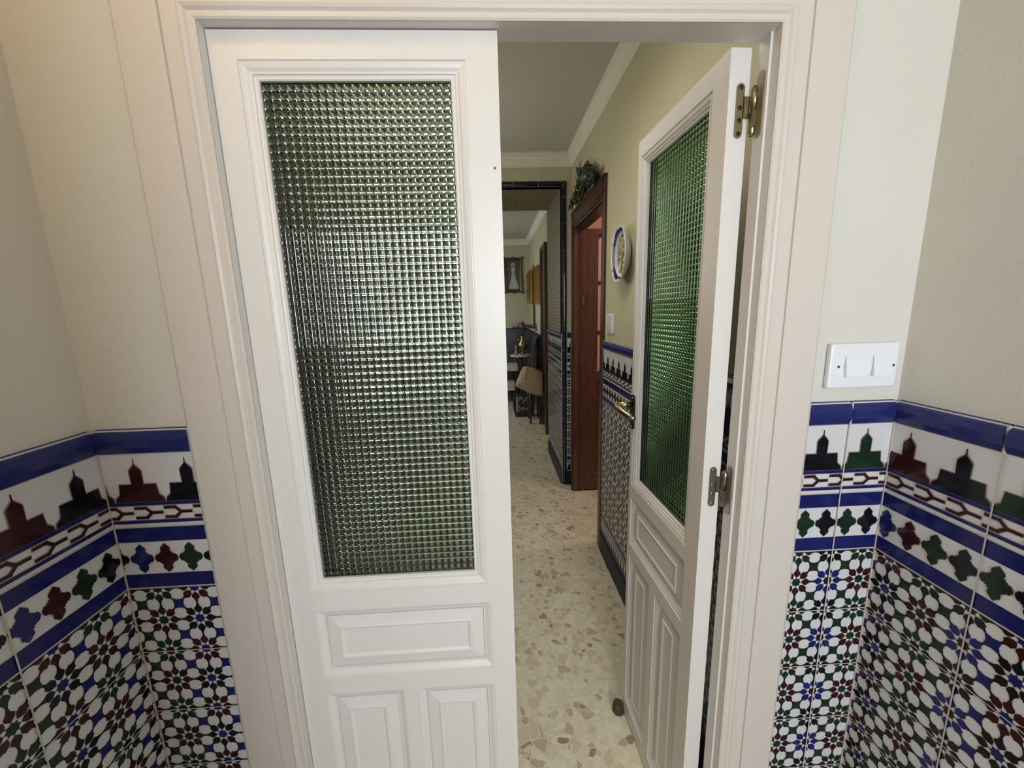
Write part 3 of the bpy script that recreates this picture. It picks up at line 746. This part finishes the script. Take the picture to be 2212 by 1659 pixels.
# ------------------------------------------------------------------ FAR ROOM
w = MB(); w.box((0.852, PY+0.0, FL), (0.95, 9.2, CEIL), 'hall_plaster'); far_r = struct(w.build('wall_far_right'))
w = MB(); w.box((AX1+0.12, 4.7, FL), (0.95, PY, CEIL), 'hall_plaster'); struct(w.build('wall_far_return'))
w = MB(); w.box((-1.85, 9.1, FL), (0.95, 9.2, CEIL), 'hall_plaster'); far_b = struct(w.build('wall_far_end'))
wallbox('wall_far_left', (-1.85, PY, FL), (-1.75, 9.2, CEIL), 'hall_plaster')
cornice('trim_8', 0.852, PY, 9.1, -1.75)
b = MB(); b.box((-1.75, 9.085, FL), (0.840, 9.10, -0.42), 'slate'); b.box((-1.75, 9.078, -0.44), (0.840, 9.10, -0.42), 'navy'); b.build('tile_dado', far_b)
b = MB(); b.box((0.840, 6.75, FL), (0.852, 9.10, -0.42), 'slate'); b.box((0.834, 6.75, -0.44), (0.852, 9.10, -0.42), 'cornice'); b.build('tile_dado', far_r)
b = MB(); b.box((0.805, 6.10, FL), (0.852, 6.20, 0.97), 'wood_dark'); b.box((0.815, 6.20, 0.90), (0.852, 6.75, 0.97), 'wood_dark'); b.box((0.815, 6.66, FL), (0.852, 6.75, 0.90), 'wood_dark'); b.box((0.842, 6.20, FL), (0.852, 6.66, 0.90), 'wood')
struct(b.build('trim_9'))
wn = struct(empty('window_3', (-1.74, 7.2, -0.3)))
f = MB(); f.box((-1.75, 6.4, -0.5), (-1.72, 6.46, 1.1), 'wood'); f.box((-1.75, 7.94, -0.5), (-1.72, 8.0, 1.1), 'wood'); f.box((-1.75, 6.46, 1.04), (-1.72, 7.94, 1.1), 'wood'); f.box((-1.75, 6.46, -0.5), (-1.72, 7.94, -0.44), 'wood'); f.build('window_frame', wn)
g = MB(); g.box((-1.745, 6.46, -0.44), (-1.74, 7.94, 1.04), 'sky'); g.build('window_glass', wn)

# portrait
def picture(root, x0, x1, z0, z1, tf, fk, ck, fw=0.05):
    b = MB()
    rect_profile(b, tf, x0, x1, z0, z1, [(0, 0.03), (0, 0.004), (fw*.25, -0.006), (fw*.5, 0.004), (fw*.75, 0.0), (fw, 0.012), (fw, 0.02)], fk, False)
    o = b.build('picture_frame', root)
    c = MB(); c.poly([tf(x0+fw*.9, 0.018, z0+fw*.9), tf(x1-fw*.9, 0.018, z0+fw*.9), tf(x1-fw*.9, 0.018, z1-fw*.9), tf(x0+fw*.9, 0.018, z1-fw*.9)], ck)
    return o, c
pt = tag(empty('portrait_picture', (0.50, 9.09, 0.37)), 'framed portrait of a person in a long pale dress on the far wall', 'picture')
tfp = lambda a, d, z: (a, 9.065+d, z)
fr, c = picture(pt, 0.30, 0.705, 0.37, 1.115, tfp, 'silver_frame', 'canvas', 0.065)
bb = MB()
for zz in [0.40+0.05*i for i in range(14)]: bb.box((0.662, 9.050, zz), (0.682, 9.060, zz+0.045), 'gold')
bb.build('gilt_inlay', fr)
for x in (0.30, 0.50, 0.705):
    for z in (0.37, 1.115):
        bb = MB(); bb.ball((x, 9.07, z), 0.028, 'silver_frame', 10, (1, .5, 1)); bb.build('corner_ornament', fr)
c.poly([tfp(x, 0.0165, z) for x, z in ((0.40, 0.45), (0.62, 0.45), (0.605, 0.55), (0.55, 0.70), (0.535, 0.80), (0.55, 0.88), (0.53, 0.92), (0.475, 0.92), (0.455, 0.86), (0.475, 0.78), (0.455, 0.68), (0.42, 0.56))], 'dress')
c.poly([tfp(0.502+0.026*cos(t), 0.0160, 0.952+0.034*sin(t)) for t in [2*pi*i/14 for i in range(14)]], 'skin')
c.poly([tfp(0.502+0.045*cos(t), 0.0163, 0.965+0.048*sin(t)) for t in [2*pi*i/14 for i in range(14)]], 'dress')
c.build('canvas', pt)
# gilt pictures on the far right wall
def wallpic(name, y0, y1, z0, z1, label):
    r = tag(empty(name, (0.85, (y0+y1)/2, z0)), label, 'picture', 'gilt pictures on the far room wall')
    tf = lambda a, d, z: (0.800+d, a, z)
    o, c = picture(r, y0, y1, z0, z1, tf, 'gold', 'canvas', 0.12)
    c.build('canvas', r)
    k = MB(); k.box((0.835, y0+0.02, z0+0.02), (0.8515, y1-0.02, z1-0.02), 'wood_dark'); k.build('backing_board', r)
    return r
wallpic('gilt_picture', 8.15, 9.02, 0.115, 0.775, 'gilt framed picture nearest the far corner beside the portrait')
wallpic('gilt_picture', 6.95, 7.50, 0.080, 0.740, 'wide gold framed picture between the bell pull and the dark doorframe')
# ornate dark hanging between them
bp = tag(empty('bell_pull', (0.835, 7.95, -0.37)), 'narrow dark ornate hanging between the two gilt pictures', 'wall hanging')
b = MB(); b.box((0.826, 7.88, -0.28), (0.838, 8.02, 0.70), 'wood_dark'); b.build('cloth_band', bp)
b = MB(); b.lathe((0.832, 7.95, 0.70), [(0.05, 0), (0.06, 0.03), (0.03, 0.07), (0.035, 0.10), (0.012, 0.15), (0.003, 0.20)], 'silver_frame', 12, sx=0.35); b.build('finial', bp)
b = MB(); b.lathe((0.832, 7.95, -0.40), [(0.01, 0), (0.05, 0.02), (0.045, 0.09), (0.07, 0.12)], 'silver_frame', 12, sx=0.35); b.build('tassel', bp)
for i in range(8):
    b = MB(); b.ball((0.822, 7.95, -0.22+0.12*i), 0.022, 'silver_frame', 8, (.5, 1.4, 1)); b.build('stud', bp)

# round side table with doily, vase of flowers, figurine
tb = tag(empty('side_table', (0.54, 7.7, FL)), 'small dark round side table under a white doily in the far room', 'table')
b = MB(); b.lathe((0.54, 7.7, -0.905), [(0.17, 0), (0.185, 0.008), (0.185, 0.024), (0.175, 0.030)], 'wood_dark', 28); b.build('table_top', tb)
b = MB(); b.lathe((0.54, 7.7, FL+0.12), [(0.05, 0), (0.035, .1), (0.028, .3), (0.045, .45), (0.028, .6), (0.026, .85), (0.05, .98)], 'wood_dark', 14); b.build('pedestal', tb)
for i in range(3):
    a = 2*pi*i/3+0.4; b = MB()
    b.tube([(0.54, 7.7, FL+0.2), (0.54+0.07*cos(a), 7.7+0.07*sin(a), FL+0.15), (0.54+0.17*cos(a), 7.7+0.17*sin(a), FL+0.018)], [0.02, 0.018, 0.016], 'wood_dark', 8); b.build('leg', tb)
b = MB(); n = 36
vs = [(0.54, 7.7, -0.872)] + [(0.54+(0.196+0.008*(i % 2))*cos(2*pi*i/n), 7.7+(0.196+0.008*(i % 2))*sin(2*pi*i/n), -0.872) for i in range(n)] + [(0.54+(0.202+0.008*(i % 2))*cos(2*pi*i/n), 7.7+(0.202+0.008*(i % 2))*sin(2*pi*i/n), -0.895-0.008*(i % 2)) for i in range(n)]
fs = [(0, 1+i, 1+(i+1) % n) for i in range(n)] + [(1+i, 1+n+i, 1+n+(i+1) % n, 1+(i+1) % n) for i in range(n)]
b.mesh(vs, fs, 'lace'); tag(b.build('doily'), 'white lace doily lying on the round side table', 'doily')
vz = tag(empty('brass_vase', (0.575, 7.70, -0.870)), 'shiny two handled brass vase on the doily', 'vase')
b = MB(); b.lathe((0.575, 7.70, -0.870), [(0.045, 0), (0.05, 0.01), (0.025, 0.03), (0.03, 0.05), (0.075, 0.11), (0.088, 0.17), (0.075, 0.23), (0.035, 0.28), (0.028, 0.32), (0.045, 0.35)], 'brass', 24); b.build('vase_body', vz)
for s_ in (-1, 1):
    b = MB(); b.tube([(0.575+s_*0.03, 7.70, -0.56), (0.575+s_*0.09, 7.70, -0.58), (0.575+s_*0.115, 7.70, -0.65), (0.575+s_*0.085, 7.70, -0.70)], 0.008, 'brass', 8); b.build('handle', vz)
fb_ = tag(empty('flower_bouquet', (0.575, 7.70, -0.52)), 'dusty pink flower bouquet standing in the brass vase', 'flowers')
b = MB()
for i in range(11):
    a = random.uniform(0, 2*pi); r = random.uniform(0.03, 0.2)
    b.tube([(0.575, 7.70, -0.55), (0.575+r*.4*cos(a), 7.70+r*.4*sin(a), -0.44), (0.575+r*cos(a), 7.70+r*sin(a), -0.30)], 0.004, 'leaf', 5)
b.build('stem', fb_)
rnd = random.Random(3)
for i in range(30):
    a = rnd.uniform(0, 2*pi); r = sqrt(rnd.random()); c = (0.585+0.215*r*cos(a), 7.70+0.14*r*sin(a), -0.350+0.10*(1-r)+rnd.uniform(-.035, .035))
    b = MB(); q = rnd.uniform(0.044, 0.062)
    for ring, (cnt, rr, tilt) in enumerate(((6, 1.0, 0.25), (5, 0.65, 0.6), (3, 0.3, 0.9))):
        for j in range(cnt):
            t = 2*pi*j/cnt+ring; d = Vector((cos(t), sin(t), 0)); s2 = Vector((-sin(t), cos(t), 0))*q*0.45
            p0 = Vector(c)+Vector((0, 0, -q*.3)); p1 = p0+d*q*rr*0.6+Vector((0, 0, q*tilt*.6)); p2 = p0+d*q*rr+Vector((0, 0, q*tilt))
            b.poly([p0, p1-s2, p2-s2*.5, p2+s2*.5, p1+s2], 'petal')
    b.build('blossom', fb_)
b = MB()
for i in range(26):
    a = rnd.uniform(0, 2*pi); r = rnd.uniform(0.05, 0.23); p = Vector((0.575+r*cos(a), 7.70+r*.7*sin(a), -0.37+rnd.uniform(-.03, .12)))
    d = Vector((cos(a), sin(a)*.6, rnd.uniform(-.3, .6)))*0.045; s2 = Vector((-sin(a), cos(a), 0.2))*0.016
    b.poly([p-d, p+s2, p+d, p-s2], 'leaf')
b.build('foliage', fb_)
fg = tag(empty('figurine', (0.442, 7.64, -0.870)), 'tiny pink dressed figurine beside the brass vase', 'figurine')
b = MB(); b.lathe((0.442, 7.64, -0.870), [(0.035, 0), (0.036, 0.02), (0.024, 0.07), (0.014, 0.10), (0.020, 0.125), (0.009, 0.142)], 'figurine', 14); b.build('dress', fg)
b = MB(); b.ball((0.442, 7.64, -0.710), 0.020, 'lace', 12); b.build('head', fg)

# low console with lace runners at the far wall
cs = tag(empty('low_shelf', (0.25, 8.55, FL)), 'dark two tier low shelf against the far wall, left of the round table', 'shelf')
for z in (-1.17, -1.53):
    b = MB(); b.box((-0.15, 8.35, z-0.03), (0.50, 8.75, z), 'wood_dark'); b.build('shelf_board', cs)
for x in (-0.13, 0.47):
    for y in (8.37, 8.72):
        b = MB(); b.box((x-0.02, y-0.02, FL), (x+0.02, y+0.02, -1.17), 'wood_dark'); b.build('leg', cs)
for z, dr_, lb in ((-1.17, 0.11, 'white lace runner on the top tier of the low shelf'), (-1.53, 0.18, 'white lace runner hanging from the lower tier of the low shelf')):
    b = MB(); n = 22; xa, xb, ya, yb = (-0.16, 0.51, 8.34, 8.76) if z > -1.3 else (-0.10, 0.44, 8.345, 8.70)
    for i in range(n):
        x0 = xa+(xb-xa)*i/n; x1 = xa+(xb-xa)*(i+1)/n; dz0 = dr_+0.012*(i % 2)
        b.poly([(x0, ya, z+.003), (x1, ya, z+.003), (x1, yb, z+.003), (x0, yb, z+.003)], 'lace')
        b.poly([(x0, ya, z+.003), (x1, ya, z+.003), (x1, ya-.01, z-dz0), (x0, ya-.01, z-dr_-0.012*((i+1) % 2))], 'lace')
    tag(b.build('lace_runner'), lb, 'table runner')

# chair with a tote bag
ch = tag(empty('wooden_chair', (0.70, 6.95, FL)), 'dark wooden chair draped with a coat, half behind the tiled passage wall', 'chair')
cx0, cx1, cy0, cy1 = 0.60, 0.81, 6.72, 7.14
b = MB(); b.box((cx0, cy0, -1.42), (cx1, cy1, -1.37), 'wood_dark'); b.build('seat', ch, bevel=0.008)
for x, y in ((cx0+0.02, cy0+0.02), (cx1-0.02, cy0+0.02), (cx0+0.02, cy1-0.02), (cx1-0.02, cy1-0.02)):
    b = MB(); b.tube([(x, y, FL), (x, y, -1.7), (x, y, -1.42)], [0.016, 0.022, 0.024], 'wood_dark', 8); b.build('leg', ch)
for y in (cy0+0.02, cy1-0.02):
    b = MB(); b.tube([(cx1-0.02, y, -1.37), (cx1-0.012, y, -0.9), (cx1, y, -0.52)], [0.022, 0.02, 0.016], 'wood_dark', 8); b.build('back_post', ch)
b = MB(); b.box((cx1-0.03, cy0, -0.80), (cx1+0.0, cy1, -0.48), 'wood_dark'); b.build('backrest', ch, bevel=0.01)
# coat draped over the back
ct = MB(); n = 12
prof_c = [(0.66, -1.36), (0.672, -1.1), (0.69, -0.8), (0.71, -0.58), (0.745, -0.46), (0.79, -0.43), (0.825, -0.47), (0.832, -0.8), (0.832, -1.25)]
vs = []
for i in range(n+1):
    y = 6.66+0.54*i/n
    for x, z in prof_c: vs.append((x+0.010*sin(i*1.9+z*4), y, z-0.03*abs(i/n-0.5)*2))
k_ = len(prof_c); ct.mesh(vs, [(i*k_+j, i*k_+j+1, (i+1)*k_+j+1, (i+1)*k_+j) for i in range(n) for j in range(k_-1)], 'bagdark', True)
o = ct.build('coat'); tag(o, 'dark coat draped over the back of the wooden chair', 'coat')
md = o.modifiers.new('thickness', 'SOLIDIFY'); md.thickness = 0.008
# tote
tt = tag(empty('tote_bag', (0.65, 6.55, -1.45)), 'beige canvas tote bag hanging from the chair', 'bag')
b = MB()
outl = [(0.495, -0.945), (0.60, -0.955), (0.70, -0.985), (0.775, -1.02), (0.825, -1.06), (0.83, -1.25), (0.825, -1.44), (0.80, -1.47), (0.66, -1.43), (0.50, -1.36), (0.37, -1.285), (0.352, -1.25), (0.38, -1.18), (0.44, -1.05)]
n = len(outl); cxo, czo = 0.62, -1.2
def ringt(sc, y): return [(cxo+(x-cxo)*sc, y+0.010*sin(i*2.1), czo+(z-czo)*sc) for i, (x, z) in enumerate(outl)]
rings = [ringt(0.55, 6.475), ringt(0.85, 6.487), ringt(1.0, 6.545), ringt(0.98, 6.600), ringt(0.7, 6.635)]
vs = [(cxo, 6.468, czo)] + [p for r in rings for p in r] + [(cxo, 6.645, czo)]
fs = [(0, 1+(i+1) % n, 1+i) for i in range(n)]
for q in range(4):
    for i in range(n): fs.append((1+q*n+i, 1+q*n+(i+1) % n, 1+(q+1)*n+(i+1) % n, 1+(q+1)*n+i))
fs += [(1+4*n+i, 1+4*n+(i+1) % n, 1+5*n) for i in range(n)]
b.mesh(vs, fs, 'linen', True); b.build('bag_body', tt)
for dx in (0, 0.14):
    b = MB(); b.tube([(0.52+dx, 6.50, -1.33), (0.53+dx, 6.475, -1.1), (0.56+dx, 6.50, -0.96), (0.62+dx*.6, 6.60, -0.80), (0.70+dx*.3, 6.70, -0.62)], 0.007, 'tan_strap', 8); b.build('strap', tt)
# patterned bag on the floor
pb = tag(empty('patterned_bag', (0.535, 7.3, FL)), 'black and white patterned bag standing on the floor under the tote', 'bag')
b = MB()
ob = [(0.40, FL+0.0), (0.70, FL+0.0), (0.73, FL+0.12), (0.735, FL+0.42), (0.36, FL+0.42), (0.365, FL+0.14)]
b.mesh([(x, 7.22, z) for x, z in ob]+[(x, 7.40, z) for x, z in ob], [(0, 1, 2, 3, 4, 5), (11, 10, 9, 8, 7, 6)]+[(i, (i+1) % 6, 6+(i+1) % 6, 6+i) for i in range(6)], 'bagdark'); b.build('bag_body', pb, bevel=0.012)
b = MB(); rn = random.Random(5)
for i in range(34):
    x = rn.uniform(0.43, 0.67); z = FL+rn.uniform(0.12, 0.38); a = rn.uniform(0, pi); l = rn.uniform(0.01, 0.035)
    b.poly([(p[0], 7.217, p[1]) for p in stroke((x-l*cos(a), z-l*sin(a)), (x+l*cos(a), z+l*sin(a)), 0.010)], 'lace')
b.box((0.40, 7.214, FL+0.10), (0.425, 7.219, FL+0.40), 'lace'); b.build('printed_pattern', pb)

# ------------------------------------------------------------------ things on the hall's right wall
hs = tag(empty('wall_switch', (HX, 2.825, -0.185)), 'white two rocker switch on the yellowish hall wall', 'light switch')
b = MB(); b.box((HX-0.014, 2.745, -0.185), (HX-0.0002, 2.905, -0.050), 'plastic'); b.build('switch_plate', hs, bevel=0.003)
for z in (-0.168, -0.110):
    b = MB(); b.box((HX-0.024, 2.785, z), (HX-0.014, 2.865, z+0.048), 'china'); b.build('rocker', hs)
# oval platter
pl = tag(empty('wall_plate', (HX, 2.66, 0.15)), 'oval painted china plate with cobalt rim on the hall wall', 'wall plate')
pc = (0, 2.52, 0.318); ry, rz = 0.142, 0.170
def oval(b, prof, k, n=48, scal=0.0):
    vs = []; fs = []
    for r, x in prof:
        for j in range(n):
            a = 2*pi*j/n; q = 1 + (scal*abs(cos(3*a))*(r > 0.8) if scal else 0)
            vs.append((x, pc[1]+ry*r*q*cos(a), pc[2]+rz*r*q*sin(a)))
    for i in range(len(prof)-1):
        for j in range(n): fs.append((i*n+j, i*n+(j+1) % n, (i+1)*n+(j+1) % n, (i+1)*n+j))
    b.mesh(vs, fs, k, True)
b = MB()
oval(b, [(0.50, HX-0.002), (0.70, HX-0.012), (0.98, HX-0.055), (1.00, HX-0.062), (0.98, HX-0.064), (0.90, HX-0.056)], 'china', scal=0.045)
oval(b, [(0.90, HX-0.0563), (0.80, HX-0.045)], 'china_blue', scal=0.045)
oval(b, [(0.80, HX-0.045), (0.70, HX-0.032)], 'china')
b.build('rim', pl)
b = MB(); oval(b, [(0.70, HX-0.032), (0.4, HX-0.024), (0.02, HX-0.022)], 'plate_paint'); b.build('painted_centre', pl)
for j in range(6):
    a = pi/6+j*pi/3; b = MB(); b.ball((HX-0.058, pc[1]+ry*0.93*cos(a), pc[2]+rz*0.93*sin(a)), 0.014, 'china', 8, (.5, 1, 1)); b.build('rim_ornament', pl)
# fruit garland above the brown door
og = tag(empty('fruit_garland', (0.80, 3.6, 0.93)), 'dark carved garland of fruit and leaves above the brown doorway', 'wall ornament')
base = (0.93)
def top_of(y):      # outline of the garland along the wall
    pts = [(3.06, 0.95), (3.20, 1.00), (3.36, 1.08), (3.50, 1.15), (3.62, 1.18), (3.72, 1.12), (3.95, 0.96)]
    for (a, za), (c, zc_) in zip(pts[:-1], pts[1:]):
        if a <= y <= c: return za+(zc_-za)*(y-a)/(c-a)
    return 0.95
b = MB(); b.box((0.838, 3.10, 0.930), (0.8515, 3.95, 0.945), 'wood_dark'); b.box((0.835, 3.56, 0.94), (0.8515, 3.68, 1.205), 'fruit_ochre'); b.build('backing_board', og)
rn = random.Random(11)
for i in range(36):
    y = rn.uniform(3.14, 3.92); zt = top_of(y); z = rn.uniform(0.955, max(0.965, zt-0.03)); r = rn.uniform(0.028, 0.045)
    k = rn.choice(['fruit_dark', 'fruit_green', 'fruit_green', 'fruit_ochre', 'leaf'])
    b = MB(); b.ball((0.815-rn.uniform(0, .02), y, z+0.01), r, k, 12, (0.8, 1, 1)); b.build('fruit', og)
b = MB(); b.ball((0.80, 3.36, 1.07), 0.048, 'fruit_dark', 14); b.build('fruit', og)
b = MB(); b.ball((0.79, 3.27, 1.005), 0.060, 'fruit_green', 14); b.build('fruit', og)
b = MB()
for i in range(150):
    y = rn.uniform(3.10, 4.0); zt = top_of(y); z = rn.uniform(0.945, zt); a = rn.uniform(0, 2*pi)
    p = Vector((0.80-rn.uniform(0, .03), y, z)); d = Vector((rn.uniform(-.4, .1), cos(a), sin(a)))*0.05; s2 = Vector((rn.uniform(-.5, .5), -sin(a), cos(a)))*0.02
    b.poly([p-d, p-d*.2+s2, p+d, p-d*.2-s2], 'leaf')
b.build('foliage', og)
